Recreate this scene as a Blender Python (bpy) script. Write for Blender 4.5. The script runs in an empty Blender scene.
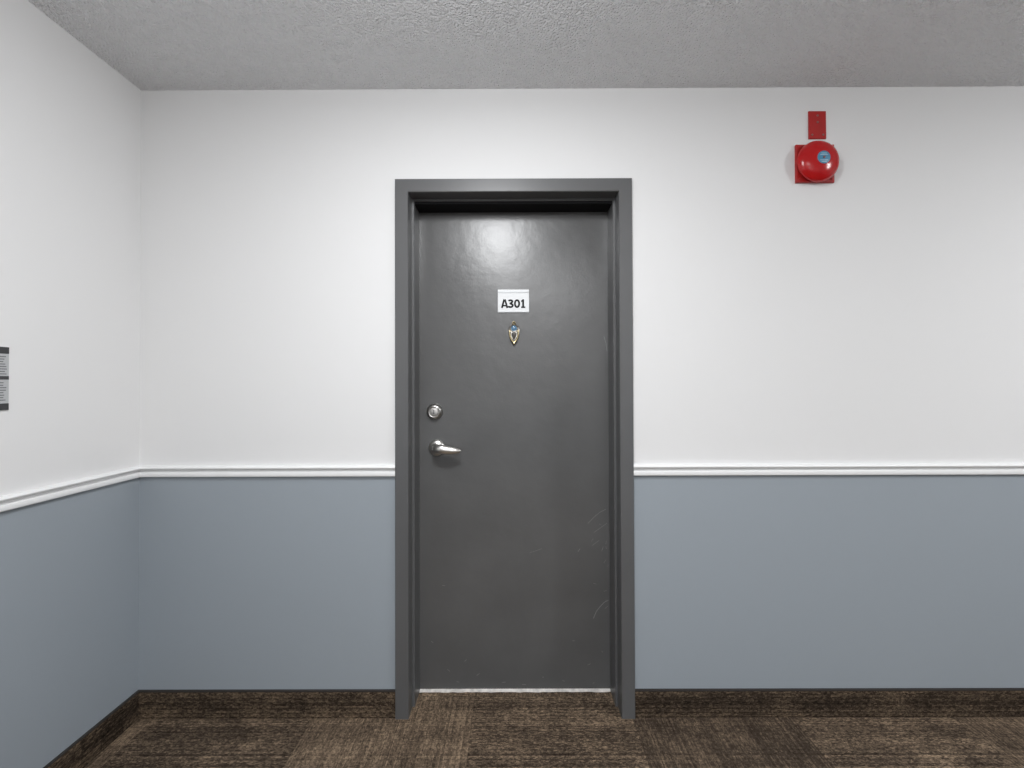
import bpy, bmesh, math, random
from mathutils import Vector, Matrix
random.seed(3)
S = bpy.context.scene
C = S.collection
PI = math.pi
S.view_settings.view_transform = 'Standard'

# ------------------------------------------------------------------ helpers
def box(bm, x0, x1, y0, y1, z0, z1, mi=0):
    v = [bm.verts.new(p) for p in ((x0,y0,z0),(x1,y0,z0),(x1,y1,z0),(x0,y1,z0),(x0,y0,z1),(x1,y0,z1),(x1,y1,z1),(x0,y1,z1))]
    for f in ((0,3,2,1),(4,5,6,7),(0,1,5,4),(1,2,6,5),(2,3,7,6),(3,0,4,7)):
        fc = bm.faces.new([v[i] for i in f]); fc.material_index = mi
def prism_y(bm, pts, y0, y1, mi=0, inset=0.0, iy=0.0):
    """outline in (x,z) extruded from back y1 to front y0; optional chamfer on the front"""
    cx = sum(p[0] for p in pts)/len(pts); cz = sum(p[1] for p in pts)/len(pts)
    rings = [[(x,y1,z) for x,z in pts], [(x,y0+iy,z) for x,z in pts]]
    if inset > 0:
        r = []
        for x,z in pts:
            d = math.hypot(x-cx, z-cz) or 1e-6
            k = max(0.0, 1-inset/d)
            r.append((cx+(x-cx)*k, y0, cz+(z-cz)*k))
        rings.append(r)
    vs = [[bm.verts.new(p) for p in r] for r in rings]
    n = len(pts)
    for a, b in zip(vs[:-1], vs[1:]):
        for i in range(n):
            f = bm.faces.new((a[i], a[(i+1)%n], b[(i+1)%n], b[i])); f.material_index = mi
    f = bm.faces.new(vs[-1]); f.material_index = mi
    f = bm.faces.new(list(reversed(vs[0]))); f.material_index = mi
def lathe(bm, prof, cx=0, cz=0, seg=48, mi=0):
    """profile of (r, y), axis along world Y through (cx, cz)"""
    rings = []
    for r, y in prof:
        if r < 1e-6: rings.append([bm.verts.new((cx,y,cz))])
        else: rings.append([bm.verts.new((cx+r*math.cos(2*PI*i/seg), y, cz+r*math.sin(2*PI*i/seg))) for i in range(seg)])
    for a, b in zip(rings[:-1], rings[1:]):
        for i in range(seg):
            j = (i+1) % seg
            if len(a) == 1 and len(b) == 1: continue
            if len(a) == 1: f = bm.faces.new((a[0], b[i], b[j]))
            elif len(b) == 1: f = bm.faces.new((a[i], b[0], a[j]))
            else: f = bm.faces.new((a[i], b[i], b[j], a[j]))
            f.material_index = mi
def tube(bm, pts, rad, seg=16, flat=1.0, closed=False, mi=0):
    P = [Vector(p) for p in pts]; n = len(P)
    rings = []; up = None
    for i in range(n):
        if closed: t = P[(i+1)%n]-P[i-1]
        else: t = P[min(i+1,n-1)]-P[max(i-1,0)]
        t.normalize()
        if up is None:
            up = Vector((0,0,1)) if abs(t.z) < .9 else Vector((0,1,0))
        up = (up - t*up.dot(t)).normalized(); sd = t.cross(up)
        r = rad[i] if isinstance(rad, (list,tuple)) else rad
        rings.append([bm.verts.new(P[i]+up*r*math.cos(2*PI*k/seg)+sd*r*flat*math.sin(2*PI*k/seg)) for k in range(seg)])
    prs = list(zip(rings[:-1], rings[1:]))
    if closed: prs.append((rings[-1], rings[0]))
    for a, b in prs:
        for k in range(seg):
            f = bm.faces.new((a[k], a[(k+1)%seg], b[(k+1)%seg], b[k])); f.material_index = mi
    if not closed:
        bm.faces.new(list(reversed(rings[0]))); bm.faces.new(rings[-1])
def ribbon(bm, pts, w, y, closed=False):
    """flat stroke of width w in the xz plane, facing -y"""
    P = [Vector(p) for p in pts]; n = len(P); prs = []
    for i in range(n):
        if closed: t0 = (P[i]-P[i-1]).normalized(); t1 = (P[(i+1)%n]-P[i]).normalized()
        else:
            t0 = (P[i]-P[i-1]).normalized() if i else (P[1]-P[0]).normalized()
            t1 = (P[i+1]-P[i]).normalized() if i < n-1 else t0
        n0 = Vector((-t0.y,t0.x)); n1 = Vector((-t1.y,t1.x)); m = (n0+n1).normalized()
        k = w/2/max(.5, m.dot(n0))
        a = P[i]+m*k; b = P[i]-m*k
        prs.append((bm.verts.new((a.x,y,a.y)), bm.verts.new((b.x,y,b.y))))
    m = n if closed else n-1
    for i in range(m):
        a = prs[i]; b = prs[(i+1)%n]; bm.faces.new((a[0],a[1],b[1],b[0]))
def obj(name, bm, mats, parent=None, smooth=True):
    bmesh.ops.recalc_face_normals(bm, faces=bm.faces[:])
    me = bpy.data.meshes.new(name); bm.to_mesh(me); bm.free()
    for m in (mats if isinstance(mats, (list,tuple)) else [mats]): me.materials.append(m)
    if smooth:
        for p in me.polygons: p.use_smooth = True
        me.set_sharp_from_angle(angle=math.radians(38))
    o = bpy.data.objects.new(name, me); C.objects.link(o)
    if parent: o.parent = parent
    return o
def empty(name, loc):
    o = bpy.data.objects.new(name, None); C.objects.link(o); o.location = loc; o.empty_display_size = .05
    return o
def tag(o, label=None, cat=None, kind=None):
    if label: o['label'] = label
    if cat: o['category'] = cat
    if kind: o['kind'] = kind
    return o
def BM(): return bmesh.new()

# ------------------------------------------------------------------ materials
def mat(name, col, rough=.5, metal=0, bump=None, var=None, spec=.5, ripple=None):
    m = bpy.data.materials.new(name); m.use_nodes = True
    nt = m.node_tree; N = nt.nodes; L = nt.links
    b = N['Principled BSDF']
    b.inputs['Base Color'].default_value = (*col, 1); b.inputs['Roughness'].default_value = rough
    b.inputs['Metallic'].default_value = metal; b.inputs['Specular IOR Level'].default_value = spec
    tc = N.new('ShaderNodeTexCoord')
    if var:
        n = N.new('ShaderNodeTexNoise'); n.inputs['Scale'].default_value = var[0]; n.inputs['Detail'].default_value = 5
        L.new(tc.outputs['Object'], n.inputs['Vector'])
        r = N.new('ShaderNodeValToRGB'); a = var[1]
        r.color_ramp.elements[0].position = .3; r.color_ramp.elements[1].position = .7
        r.color_ramp.elements[0].color = (*[c*(1-a) for c in col], 1); r.color_ramp.elements[1].color = (*[min(1,c*(1+a)) for c in col], 1)
        L.new(n.outputs['Fac'], r.inputs['Fac']); L.new(r.outputs['Color'], b.inputs['Base Color'])
    last = None
    for q in (ripple, bump):
        if not q: continue
        n = N.new('ShaderNodeTexNoise'); n.inputs['Scale'].default_value = q[0]; n.inputs['Detail'].default_value = 3
        L.new(tc.outputs['Object'], n.inputs['Vector'])
        bp = N.new('ShaderNodeBump'); bp.inputs['Strength'].default_value = q[1]; bp.inputs['Distance'].default_value = q[2]
        L.new(n.outputs['Fac'], bp.inputs['Height'])
        if last: L.new(last.outputs['Normal'], bp.inputs['Normal'])
        L.new(bp.outputs['Normal'], b.inputs['Normal']); last = bp
    return m

WHITE = (.775,.773,.772); BLUE = (.321,.357,.392)
RAILZ = .932
def wall_mat():
    m = mat('wall_paint_two_tone', WHITE, .7, bump=(220, .05, .002), spec=.2)
    nt = m.node_tree; N = nt.nodes; L = nt.links; b = N['Principled BSDF']
    tc = N.new('ShaderNodeTexCoord'); sx = N.new('ShaderNodeSeparateXYZ'); L.new(tc.outputs['Object'], sx.inputs[0])
    g = N.new('ShaderNodeMath'); g.operation = 'GREATER_THAN'; g.inputs[1].default_value = RAILZ
    L.new(sx.outputs['Z'], g.inputs[0])
    mx = N.new('ShaderNodeMix'); mx.data_type = 'RGBA'
    mx.inputs['A'].default_value = (*BLUE,1); mx.inputs['B'].default_value = (*WHITE,1)
    L.new(g.outputs[0], mx.inputs['Factor'])
    L.new(mx.outputs['Result'], b.inputs['Base Color'])
    return m
def ceiling_mat():
    m = mat('popcorn_ceiling', (.86,.86,.875), .95, spec=.1)
    nt = m.node_tree; N = nt.nodes; L = nt.links; b = N['Principled BSDF']
    tc = N.new('ShaderNodeTexCoord')
    n = N.new('ShaderNodeTexNoise'); n.inputs['Scale'].default_value = 155; n.inputs['Detail'].default_value = 2; n.inputs['Roughness'].default_value = .55
    v = N.new('ShaderNodeTexVoronoi'); v.inputs['Scale'].default_value = 128
    L.new(tc.outputs['Object'], n.inputs['Vector']); L.new(tc.outputs['Object'], v.inputs['Vector'])
    s = N.new('ShaderNodeMath'); s.operation = 'MULTIPLY_ADD'; s.inputs[1].default_value = -1.0
    L.new(v.outputs['Distance'], s.inputs[0]); L.new(n.outputs['Fac'], s.inputs[2])
    bp = N.new('ShaderNodeBump'); bp.inputs['Strength'].default_value = 1.0; bp.inputs['Distance'].default_value = .0088
    L.new(s.outputs[0], bp.inputs['Height']); L.new(bp.outputs['Normal'], b.inputs['Normal'])
    return m
def carpet_mat(name, axes, tile, gain=1.0, turn=.6):
    """woven dashes laid in rows; axes: which object axes give the two carpet directions"""
    m = mat(name, (.08,.06,.045), .97, spec=.05)
    nt = m.node_tree; N = nt.nodes; L = nt.links; b = N['Principled BSDF']
    def math_(op, a, bb=None, c=None):
        n = N.new('ShaderNodeMath'); n.operation = op
        for i, q in enumerate((a, bb, c)):
            if q is None: continue
            if isinstance(q, (int,float)): n.inputs[i].default_value = q
            else: L.new(q, n.inputs[i])
        return n.outputs[0]
    tc = N.new('ShaderNodeTexCoord'); sx = N.new('ShaderNodeSeparateXYZ'); L.new(tc.outputs['Object'], sx.inputs[0])
    u = sx.outputs[axes[0]]; v = sx.outputs[axes[1]]
    U = math_('DIVIDE', math_('ADD', u, .16), tile); V = math_('DIVIDE', math_('ADD', v, .50), tile)
    iu = math_('FLOOR', U); iv = math_('FLOOR', V)
    par = math_('FLOORED_MODULO', math_('ADD', iu, iv), 2.0)
    def comb(x, y, z):
        n = N.new('ShaderNodeCombineXYZ')
        for i, q in enumerate((x,y,z)):
            if isinstance(q, (int,float)): n.inputs[i].default_value = q
            else: L.new(q, n.inputs[i])
        return n.outputs[0]
    def white(vec):
        w = N.new('ShaderNodeTexWhiteNoise'); w.noise_dimensions = '3D'; L.new(vec, w.inputs['Vector']); return w.outputs['Value']
    tv = white(comb(iu, iv, 3.0))
    off = math_('MULTIPLY', tv, 37.0)
    def noise(vec, detail=1):
        n = N.new('ShaderNodeTexNoise'); n.inputs['Scale'].default_value = 1; n.inputs['Detail'].default_value = detail
        L.new(vec, n.inputs['Vector']); return n.outputs['Fac']
    def mixf(f, a, c):
        n = N.new('ShaderNodeMix'); L.new(f, n.inputs[0]); L.new(a, n.inputs[2]); L.new(c, n.inputs[3]); return n.outputs[0]
    def rows(a, c, pitch, dash, seed):
        row = math_('FLOOR', math_('DIVIDE', c, pitch))
        shift = white(comb(row, seed, 0.0))
        cell = math_('FLOOR', math_('ADD', math_('DIVIDE', a, dash), math_('MULTIPLY', shift, 9.0)))
        return math_('ADD', math_('MULTIPLY', white(comb(cell, row, seed)), .62), math_('MULTIPLY', shift, .38))
    def cloth(a, c):
        r1 = rows(a, c, .0046, .011, 1.0); r2 = rows(a, c, .0092, .030, 2.0); r3 = rows(a, c, .0030, .005, 3.0)
        return math_('ADD', math_('MULTIPLY', r1, .42), math_('ADD', math_('MULTIPLY', r2, .17), math_('MULTIPLY', r3, .41)))
    t = cloth(u, v)
    if turn > 0: t = mixf(math_('MULTIPLY', par, turn), t, cloth(v, u))
    cloud = noise(comb(math_('MULTIPLY', u, 7), math_('MULTIPLY', v, 9), off), 3)
    tone = math_('ADD', math_('MULTIPLY', t, .70), math_('MULTIPLY', cloud, .30))
    tone = math_('ADD', tone, math_('MULTIPLY', math_('SUBTRACT', tv, .5), .16))
    r = N.new('ShaderNodeValToRGB'); cr = r.color_ramp
    cr.elements[0].position = .22; cr.elements[0].color = (.019*gain,.0140*gain,.0105*gain,1)
    cr.elements[1].position = .82; cr.elements[1].color = (.45*gain,.325*gain,.215*gain,1)
    e = cr.elements.new(.44); e.color = (.066*gain,.049*gain,.036*gain,1)
    e = cr.elements.new(.58); e.color = (.160*gain,.117*gain,.081*gain,1)
    L.new(tone, r.inputs['Fac'])
    fu = math_('ABSOLUTE', math_('SUBTRACT', math_('FRACT', U), .5)); fv = math_('ABSOLUTE', math_('SUBTRACT', math_('FRACT', V), .5))
    seam = math_('GREATER_THAN', math_('MAXIMUM', fu, fv), .498)
    dk = math_('SUBTRACT', 1.0, math_('MULTIPLY', seam, .22))
    sc = N.new('ShaderNodeVectorMath'); sc.operation = 'SCALE'; L.new(r.outputs['Color'], sc.inputs[0]); L.new(dk, sc.inputs['Scale'])
    L.new(sc.outputs[0], b.inputs['Base Color'])
    pile = noise(comb(math_('MULTIPLY', u, 420), math_('MULTIPLY', v, 420), 0.0), 1)
    bp = N.new('ShaderNodeBump'); bp.inputs['Strength'].default_value = .3; bp.inputs['Distance'].default_value = .0015
    L.new(pile, bp.inputs['Height']); L.new(bp.outputs['Normal'], b.inputs['Normal'])
    return m

M_wall = wall_mat(); M_ceil = ceiling_mat()
M_carpet = carpet_mat('carpet_tile', ('X','Y'), .61, 1.0)
M_baseX = carpet_mat('carpet_base_x', ('X','Z'), 40.0, .58, 0); M_baseY = carpet_mat('carpet_base_y', ('Y','Z'), 40.0, .58, 0)
M_bind = mat('base_binding', (.030,.025,.022), .8)
M_rail = mat('rail_white', (.84,.84,.84), .4, bump=(200,.05,.002))
M_frame = mat('frame_grey_enamel', (.108,.109,.111), .36, bump=(260,.10,.001), var=(3,.05))
M_leaf = mat('door_grey_enamel', (.106,.106,.106), .275, bump=(140,.14,.0012), var=(4,.10), spec=.55, ripple=(19,.24,.004))
M_head_shade = mat('head_shade_black', (.008,.008,.009), .8, spec=.2)  # near-black colour that paints the shade under the frame head
M_scuff = mat('scuff_pale', (.225,.225,.225), .6)
M_nickel = mat('satin_nickel', (.72,.70,.67), .33, 1)
M_bolt = mat('bolt_nickel', (.46,.45,.43), .33, 1)
M_nickel2 = mat('cylinder_nickel', (.62,.60,.58), .34, 1)  # the lock cylinder's own nickel tone
M_dark = mat('dark_slot', (.02,.02,.02), .5)
M_brass = mat('antique_brass', (.44,.36,.21), .30, 1, var=(90,.3))
M_silver = mat('antique_silver', (.38,.36,.33), .36, 1, var=(110,.35))
M_bronze = mat('dark_bronze', (.06,.055,.05), .35, .7)
M_glass = mat('viewer_lens', (.09,.19,.30), .08)
M_plate = mat('sign_white', (.76,.77,.78), .35)
M_alu = mat('brushed_aluminium', (.44,.45,.46), .45, .4)
M_ink = mat('ink_black', (.008,.008,.008), .6, spec=.2)
M_bar = mat('notice_bar', (.040,.040,.043), .5)
M_red = mat('gong_red', (.47,.007,.009), .18)
M_redp = mat('plate_red', (.40,.013,.012), .4, var=(30,.1))
M_screw = mat('screw_zinc', (.30,.16,.15), .45, .6)
M_lblue = mat('label_blue', (.07,.25,.40), .4)
M_lwhite = mat('label_white', (.50,.62,.68), .4)
M_thr = mat('threshold_worn_white', (.74,.71,.68), .6, var=(45,.25))
M_sgrey = mat('notice_grey', (.46,.47,.48), .45); M_stext = mat('notice_text_grey', (.12,.12,.13), .5)

# ------------------------------------------------------------------ room
XL, XR, YF, H = -1.445, 4.6, -4.2, 2.425
DX = .004                                  # door centre
ow, oz = .406, 2.017                       # opening half width / height
T = .20
bm = BM()
box(bm, XL-.12, DX-ow-.02, 0, T, 0, H); box(bm, DX+ow+.02, XR+.12, 0, T, 0, H); box(bm, DX-ow-.02, DX+ow+.02, 0, T, oz+.02, H)
tag(obj('wall_back', bm, M_wall), kind='structure')
bm = BM(); box(bm, XL-.12, XL, YF, 0, 0, H); tag(obj('wall_left', bm, M_wall), kind='structure')
bm = BM(); box(bm, XR, XR+.12, YF, 0, 0, H); tag(obj('wall_right', bm, M_wall), kind='structure')
bm = BM(); box(bm, XL-.12, XR+.12, YF-.12, YF, 0, H); tag(obj('wall_front', bm, M_wall), kind='structure')
bm = BM(); box(bm, XL-.12, XR+.12, YF-.12, T, -.1, 0); tag(obj('floor', bm, M_carpet), kind='structure')
bm = BM(); box(bm, XL-.12, XR+.12, YF-.12, T, H, H+.1); tag(obj('ceiling', bm, M_ceil), kind='structure')

# chair rails: profile (out, z)
rp = [(0,.9215),(.009,.9215),(.0135,.9240),(.0145,.9275),(.0145,.9390),(.0130,.9415),(.0035,.9425),(.0035,.9485),(.0130,.9498),(.0165,.9530),(.0180,.957),(.0165,.961),(.012,.9640),(0,.9650)]
def rail_x(n, x0, x1, mitre0=False):
    bm = BM()
    a = [bm.verts.new((x0+(d if mitre0 else 0), -d, z)) for d,z in rp]; b = [bm.verts.new((x1,-d,z)) for d,z in rp]
    k = len(rp)
    for i in range(k): bm.faces.new((a[i], a[(i+1)%k], b[(i+1)%k], b[i]))
    bm.faces.new(a); bm.faces.new(list(reversed(b)))
    return tag(obj('trim_%d' % n, bm, M_rail), kind='structure')
fo = ow+.051
rail_x(1, XL, DX-fo, True); rail_x(2, DX+fo, XR)
bm = BM()
a = [bm.verts.new((XL+d, -d, z)) for d,z in rp]; b = [bm.verts.new((XL+d, YF, z)) for d,z in rp]; k = len(rp)
for i in range(k): bm.faces.new((a[i], a[(i+1)%k], b[(i+1)%k], b[i]))
bm.faces.new(a); bm.faces.new(list(reversed(b)))
tag(obj('trim_3', bm, M_rail), kind='structure')

# carpet baseboards with bound top edge
BH = .105
def base_x(name, x0, x1):
    bm = BM(); box(bm, x0, x1, -.008, 0, 0, BH-.005); box(bm, x0, x1, -.0095, 0, BH-.005, BH, 1)
    tag(obj(name, bm, [M_baseX, M_bind]), kind='structure')
base_x('baseboard_back_left', XL, DX-fo); base_x('baseboard_back_right', DX+fo, XR)
bm = BM(); box(bm, XL, XL+.008, YF, -.0095, 0, BH-.005); box(bm, XL, XL+.0095, YF, -.0095, BH-.005, BH, 1)
tag(obj('baseboard_left', bm, [M_baseY, M_bind]), kind='structure')

# door frame: one pressed-metal profile swept round the opening; (outward offset, depth)
fp = [(.051,0),(.051,-.013),(.0495,-.0145),(.0025,-.0145),(0,-.012),(0,.052),(-.0085,.052),(-.0095,.053),(-.0095,.148),(0,.148),(0,T),(.02,T),(.02,0)]
bm = BM()
st = []
for f in (lambda u,y:(DX-ow-u,y,0), lambda u,y:(DX-ow-u,y,oz+u), lambda u,y:(DX+ow+u,y,oz+u), lambda u,y:(DX+ow+u,y,0)):
    st.append([bm.verts.new(f(u,y)) for u,y in fp])
k = len(fp)
for a, b in zip(st[:-1], st[1:]):
    for i in range(k): bm.faces.new((a[i], a[(i+1)%k], b[(i+1)%k], b[i]))
bm.faces.new(st[0]); bm.faces.new(list(reversed(st[-1])))
tag(obj('trim_4', bm, M_frame, smooth=False), 'dark grey painted steel door frame around the apartment door', 'door frame', 'structure')
bm = BM(); n = 40
x0 = DX-ow+.0105; x1 = DX+ow-.0105
fr = [bm.verts.new((x0+(x1-x0)*i/n, .137+random.uniform(-.002,.002), .0)) for i in range(n+1)]
ft = [bm.verts.new((v.co.x, v.co.y+.001, .006+random.uniform(-.0006,.0006))) for v in fr]
bt = [bm.verts.new((v.co.x, .148, .0075)) for v in fr]
for i in range(n):
    bm.faces.new((fr[i], fr[i+1], ft[i+1], ft[i])); bm.faces.new((ft[i], ft[i+1], bt[i+1], bt[i]))
tag(obj('trim_5', bm, M_thr, smooth=False), 'thin worn whitish threshold strip under the grey door', 'threshold', 'structure')
# near-black strip added as the recess shade under the frame head
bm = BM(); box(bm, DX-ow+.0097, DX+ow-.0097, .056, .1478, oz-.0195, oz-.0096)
tag(obj('trim_6', bm, M_head_shade, smooth=False), 'black strip standing in for shade under the head of the door frame', 'painted shade', 'structure')  # trim_6 is no real trim: added strip that paints the head shade

# ------------------------------------------------------------------ door
LY = .1485
door = tag(empty('door_1', (DX, LY, 0)), 'dark grey painted apartment door with lever handle', 'door', 'structure')
# children use coordinates local to the door (y<0 towards the corridor)
bm = BM(); box(bm, -.4035, .4035, 0, .0445, .010, oz-.003)
def scratch(pts, w, mi=1):
    for (x0,z0),(x1,z1) in zip(pts[:-1], pts[1:]):
        d = Vector((x1-x0, z1-z0))
        if d.length < 1e-6: continue
        nx, nz = -d.y/d.length*w/2, d.x/d.length*w/2
        f = bm.faces.new([bm.verts.new(p) for p in ((x0-nx,-.0002,z0-nz),(x1-nx,-.0002,z1-nz),(x1+nx,-.0002,z1+nz),(x0+nx,-.0002,z0+nz))]); f.material_index = mi
def px(X, Y): return ((X-512)/238.0-DX, 1.272-(Y-386)/238.0)
scratch([px(*p) for p in ((591,618),(594,611),(598,606),(602,602),(606,600))], .0028)
scratch([px(*p) for p in ((586,524),(592,518),(598,513),(604,510))], .0020)
scratch([px(*p) for p in ((592,533),(599,528),(605,524))], .0016)
scratch([px(*p) for p in ((590,546),(597,541))], .0014)
scratch([px(*p) for p in ((603,338),(605,345),(606,353))], .0022)
scratch([px(*p) for p in ((528,553),(540,549))], .0012)
scratch([px(*p) for p in ((576,552),(578,549))], .0025)
for X,Y in ((446,668),(463,660),(475,674),(540,676),(585,664),(599,650),(430,640),(500,681),(570,640),(441,585),(455,680),(520,683),(560,679),(590,682)):
    scratch([px(X,Y), px(X+random.uniform(1,4), Y+random.uniform(-2,2))], .0020)
for i in range(12):
    X = 606-abs(random.gauss(0,10)); Y = random.uniform(480,670)
    scratch([px(X,Y), px(X+random.uniform(-3,3), Y+random.uniform(-5,5))], .0013)
obj('door_leaf', bm, [M_leaf, M_scuff], door, smooth=False)

# deadbolt
dbx, dbz = -.332, 1.161
db = BM(); lathe(db, [(.034,0),(.034,-.005),(.0325,-.011),(.0295,-.0165),(.0260,-.0195),(.0225,-.0208),(.0200,-.0200),(0,-.0200)], dbx, dbz)
dbo = obj('deadbolt', db, M_bolt, door)
b2 = BM(); lathe(b2, [(.0180,-.0198),(.0180,-.0225),(.0165,-.0243),(.009,-.0254),(0,-.0256)], dbx, dbz); obj('lock_cylinder', b2, M_nickel2, dbo)
b2 = BM(); box(b2, dbx-.0014, dbx+.0014, -.0260, -.0250, dbz-.0085, dbz+.0085); obj('keyhole', b2, M_dark, dbo)
# lever handle
hx, hz = -.324, 1.010
b = BM(); lathe(b, [(.034,0),(.034,-.005),(.0325,-.008),(.026,-.012),(.019,-.0145),(.016,-.018),(.0145,-.03),(0,-.03)], hx, hz)
ho = obj('lever_handle', b, M_nickel, door); ho['label'] = 'satin nickel lever handle'
b = BM()
path = [(0,-.028,.0),(0,-.040,.0),(.003,-.050,.001),(.012,-.057,.002),(.028,-.060,.001),(.048,-.059,-.002),(.068,-.057,-.0045),(.086,-.056,-.006),(.100,-.055,-.006),(.108,-.0545,-.0055)]
tube(b, [(hx+x,y,hz+z) for x,y,z in path], [.0130,.0140,.0170,.0190,.0190,.0175,.0155,.0125,.0085,.0025], 20, .75)
obj('lever', b, M_nickel, ho)
# knocker with a viewer: teardrop plate, drop ring, peephole at the top
kx, kz = .001, 1.486
def tear(w, top, bot, n=28):
    """rounded teardrop, widest near the top, pointed at the bottom"""
    r = []
    for i in range(n):
        t = 2*PI*i/n
        x = math.sin(t)*w*(1 if math.cos(t) > 0 else (1-(-math.cos(t))**1.6*.55))
        z = math.cos(t)*(top if math.cos(t) > 0 else bot)
        r.append((x,z))
    return r
tp = [(kx+x, kz+.010+z) for x,z in tear(.0250,.030,.060)]
b = BM(); prism_y(b, tp, -.008, 0, 0, .009, .006)
ko = obj('door_knocker', b, M_silver, door); ko['label'] = 'small aged silver and brass teardrop door knocker with peephole'
b = BM(); prism_y(b, [(kx+x, kz-.001+z) for x,z in tear(.0105,.008,.025)], -.0092, -.008, 0, .002, .0006); obj('inset_panel', b, M_bronze, ko)
b = BM(); lathe(b, [(.0150,-.005),(.0150,-.0115),(.0140,-.0130),(.0124,-.0125),(.0124,-.0110),(0,-.0110)], kx, kz+.022, 28); po = obj('peephole', b, M_silver, ko)
b = BM(); lathe(b, [(.0122,-.0111),(.007,-.0130),(0,-.0137)], kx, kz+.022, 24); obj('lens', b, M_glass, po)
b = BM(); tube(b, [(kx+.0055*math.cos(t), -.008, kz+.044+.0055*math.sin(t)) for t in [2*PI*i/20 for i in range(20)]], .0026, 8, 1, True); obj('hinge_ring', b, M_brass, ko)
b = BM()
sp = [(x,z) for x,z in ((-.0180,.010),(-.0180,-.002),(-.0150,-.015),(-.0096,-.028),(0,-.041),(.0096,-.028),(.0150,-.015),(.0180,-.002),(.0180,.010))]
tube(b, [(kx+x,-.014+.003*abs(z)/.05,kz+z) for x,z in sp], [.0026,.0032,.0040,.0048,.0070,.0048,.0040,.0032,.0026], 10)
for s in (-1,1): tube(b, [(kx+s*.0180,-.003,kz+.010),(kx+s*.0180,-.016,kz+.010)], .0032, 10)
obj('striker', b, M_brass, ko)

# number sign on the door
sgx, sgz = DX-.001, 1.624
sign = tag(empty('number_sign', (sgx, LY, sgz)), 'small white apartment number plate reading A301 fixed to the grey door', 'sign')
w, h = .0655, .048
b = BM(); prism_y(b, [(-w,-h),(w,-h),(w,h),(-w,h)], -.004, 0, 0, .001, .001); obj('plate', b, M_plate, sign)
b = BM(); box(b, -w, w, -.0065, -.0042, h-.014, h-.009); obj('top_strip', b, M_alu, sign, False)
b = BM(); box(b, -w, w, -.0055, -.0042, -h, -h+.003); obj('bottom_strip', b, M_alu, sign, False)
b = BM(); ch = .0365; zb = -.0300; sw = .0077; KX = .89
y_ = -.0045; o_ = sw/2/ch
def G(x, pts): return [((x+a)*KX, zb+c*ch) for a, c in pts]
def arc(cx, cz, rx, rz, a0, a1, n=14): return [(cx+rx*math.cos(math.radians(a0+(a1-a0)*i/n)), cz+rz*math.sin(math.radians(a0+(a1-a0)*i/n))) for i in range(n+1)]
gx = -.0575
ribbon(b, G(gx, [(.0030,0),(.0145,1.0)]), sw, y_); ribbon(b, G(gx, [(.0290,0),(.0175,1.0)]), sw, y_-.00005); ribbon(b, G(gx, [(.007,.27),(.025,.27)]), sw*.8, y_-.0001)
gx = -.0240
ribbon(b, G(gx, arc(.0100, .745, .0090, .255-o_, 160, -90)), sw, y_)
ribbon(b, G(gx, arc(.0096, .265+o_*.3, .0112, .265-o_*.7, 90, -155)), sw, y_-.00005)
ribbon(b, G(gx, [(.0055,.53),(.0105,.53)]), sw*.85, y_-.0001)
gx = .0045
ribbon(b, G(gx, arc(.0125, .5, .0100, .5-o_, 0, 360, 32)[:-1]), sw, y_, True)
gx = .0345
ribbon(b, G(gx, [(.0115,.0),(.0115,1.0)]), sw, y_); ribbon(b, G(gx, [(.0130,.92),(.0025,.74)]), sw*.85, y_-.00005); ribbon(b, G(gx, [(.0020,o_*.8),(.0215,o_*.8)]), sw*.8, y_-.0001)
for f in b.faces:
    f.normal_update()
    if f.normal.y > 0: f.normal_flip()
me = bpy.data.meshes.new('lettering'); b.to_mesh(me); b.free(); me.materials.append(M_ink)
lo = bpy.data.objects.new('lettering', me); C.objects.link(lo); lo.parent = sign

# ------------------------------------------------------------------ fire alarm bell
bx, bz = 1.170, 2.123
bell = tag(empty('fire_alarm_bell', (bx, 0, bz)), 'red round fire alarm bell with blue centre label on the white wall', 'alarm bell')
hw = .0735
b = BM(); prism_y(b, [(-hw,-hw),(hw,-hw),(hw,hw),(-hw,hw)], -.012, 0, 0, .003, .003)
bp_ = obj('backplate', b, M_redp, bell)
for sx2, sz2 in ((-1,-1),(1,-1),(-1,1)):
    b = BM(); lathe(b, [(.005,-.012),(.005,-.0135),(.0035,-.015),(0,-.0153)], sx2*.062, sz2*.062, 16)
    obj('corner_screw', b, M_redp, bp_)
b = BM(); prism_y(b, [(-.020,.098),(.046,.098),(.046,.206),(-.020,.206)], -.006, 0, 0, .0012, .0012)
mp = obj('mounting_plate', b, M_redp, bell)
for X, Z in ((.013,.188),(.013,.162),(-.008,.113),(.034,.113)):
    b = BM(); lathe(b, [(.0042,-.006),(.0042,-.0072),(.003,-.0085),(0,-.0088)], X, Z, 14); obj('screw', b, M_screw, mp)
b = BM(); lathe(b, [(.030,-.012),(.030,-.026),(0,-.026)], 0, 0, 32); obj('motor_housing', b, M_redp, bell)
b = BM()
D0 = .0340
prof = [(.070,-.022),(.0775,-.022),(.079,-.0235),(.079,-.028),(.0780,-.0300)]
for i in range(1, 13):                      # rounded dome down to the flat hub
    t = math.radians(8+ i*62/12)
    prof.append((.0785*math.cos(t), -.0250-D0*math.sin(t)))
yf = -.0250-D0*math.sin(math.radians(70))-.0016
prof += [(.0262,yf+.0006),(.0254,yf),(0,yf)]
lathe(b, prof, 0, 0, 72)
gong = obj('gong', b, M_red, bell)
b = BM(); lathe(b, [(.0240,yf+.0001),(.0240,yf-.0007),(.0235,yf-.001),(0,yf-.001)], 0, 0, 40)
cl = obj('centre_label', b, M_lblue, gong)
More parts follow.
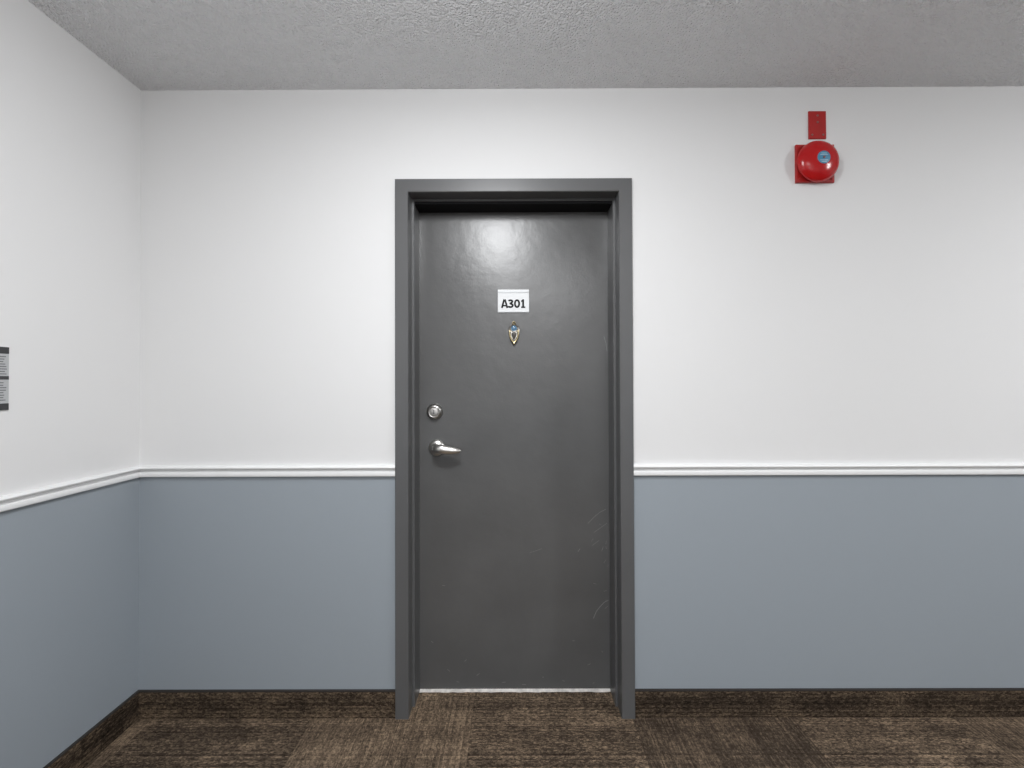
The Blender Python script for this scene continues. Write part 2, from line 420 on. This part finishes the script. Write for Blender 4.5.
for z, q in ((.0150,.011),(.0095,.015),(-.0110,.015),(-.0165,.010)):
    b = BM(); box(b, -q,q,yf-.0013,yf-.0009,z-.0010,z+.0010); o = obj('label_print', b, M_lwhite, gong)
b = BM(); lathe(b, [(.0048,yf-.001),(.0048,yf-.003),(.0038,yf-.0045),(0,yf-.005)], 0, 0, 6); obj('centre_bolt', b, M_screw, gong)

# ------------------------------------------------------------------ notice on the left wall (built in a y/z plane)
NY, NZ0, NZ1, NW = -.4615, 1.207, 1.386, .26
ns = tag(empty('wall_notice', (XL, NY-NW/2, (NZ0+NZ1)/2)), 'grey notice sign with black bars on the left white wall', 'sign')
hh = (NZ1-NZ0)/2; hw = NW/2
b = BM(); box(b, 0, .003, -hw, hw, -hh, hh); obj('panel', b, M_sgrey, ns, False)
for z0, z1, nm in ((hh-.019, hh, 'header_bar'), (-.003, .007, 'middle_bar'), (-hh, -hh+.019, 'footer_bar')):
    b = BM(); box(b, .003, .0036, -hw, hw, z0, z1); obj(nm, b, M_bar, ns, False)
b = BM()
for z in (.062, .055, .048, .041, .034, .027, .020, .013, -.012, -.019, -.026, -.033, -.040, -.047, -.054, -.061):
    box(b, .003, .0034, -hw+.02, hw-.004-random.uniform(0,.012), z-.0012, z+.0012)
obj('print_lines', b, M_stext, ns, False)

# ------------------------------------------------------------------ light
COL = (.97,.985,1.0)
def area(name, loc, size, power, col=COL):
    l = bpy.data.lights.new(name, 'AREA'); l.shape = 'DISK'; l.size = size; l.energy = power; l.color = col
    o = bpy.data.objects.new(name, l); C.objects.link(o); o.location = loc; return o
def point(name, loc, r, power, col=COL):
    l = bpy.data.lights.new(name, 'POINT'); l.shadow_soft_size = r; l.energy = power; l.color = col
    o = bpy.data.objects.new(name, l); C.objects.link(o); o.location = loc; return o
area('ceiling_lamp_near', (-.10, -1.18, 2.38), .36, 17.5)
point('ceiling_lamp_near_glow', (-.10, -1.18, 2.22), .14, 18.5)
area('ceiling_lamp_far', (2.75, -1.55, 2.38), .36, 24)
point('ceiling_lamp_far_glow', (2.75, -1.55, 2.18), .15, 28)
area('fill_light_behind', (.3, -3.2, 2.40), 1.2, 56)  # unseen fill light added behind the camera to brighten the lower wall
W = bpy.data.worlds.new('World'); S.world = W; W.use_nodes = True
W.node_tree.nodes['Background'].inputs[0].default_value = (.5,.5,.5,1); W.node_tree.nodes['Background'].inputs[1].default_value = .3

# ------------------------------------------------------------------ camera
cd = bpy.data.cameras.new('camera'); cd.lens = 16; cd.sensor_width = 36; cd.clip_start = .02
cd.shift_y = -.0050
cam = bpy.data.objects.new('camera', cd); C.objects.link(cam)
R = Matrix.Rotation(math.radians(.12),4,'Z') @ Matrix.Rotation(math.radians(90.6),4,'X') @ Matrix.Rotation(math.radians(-.2),4,'Z')
cam.matrix_world = Matrix.Translation((0,-1.76,1.277)) @ R
S.camera = cam
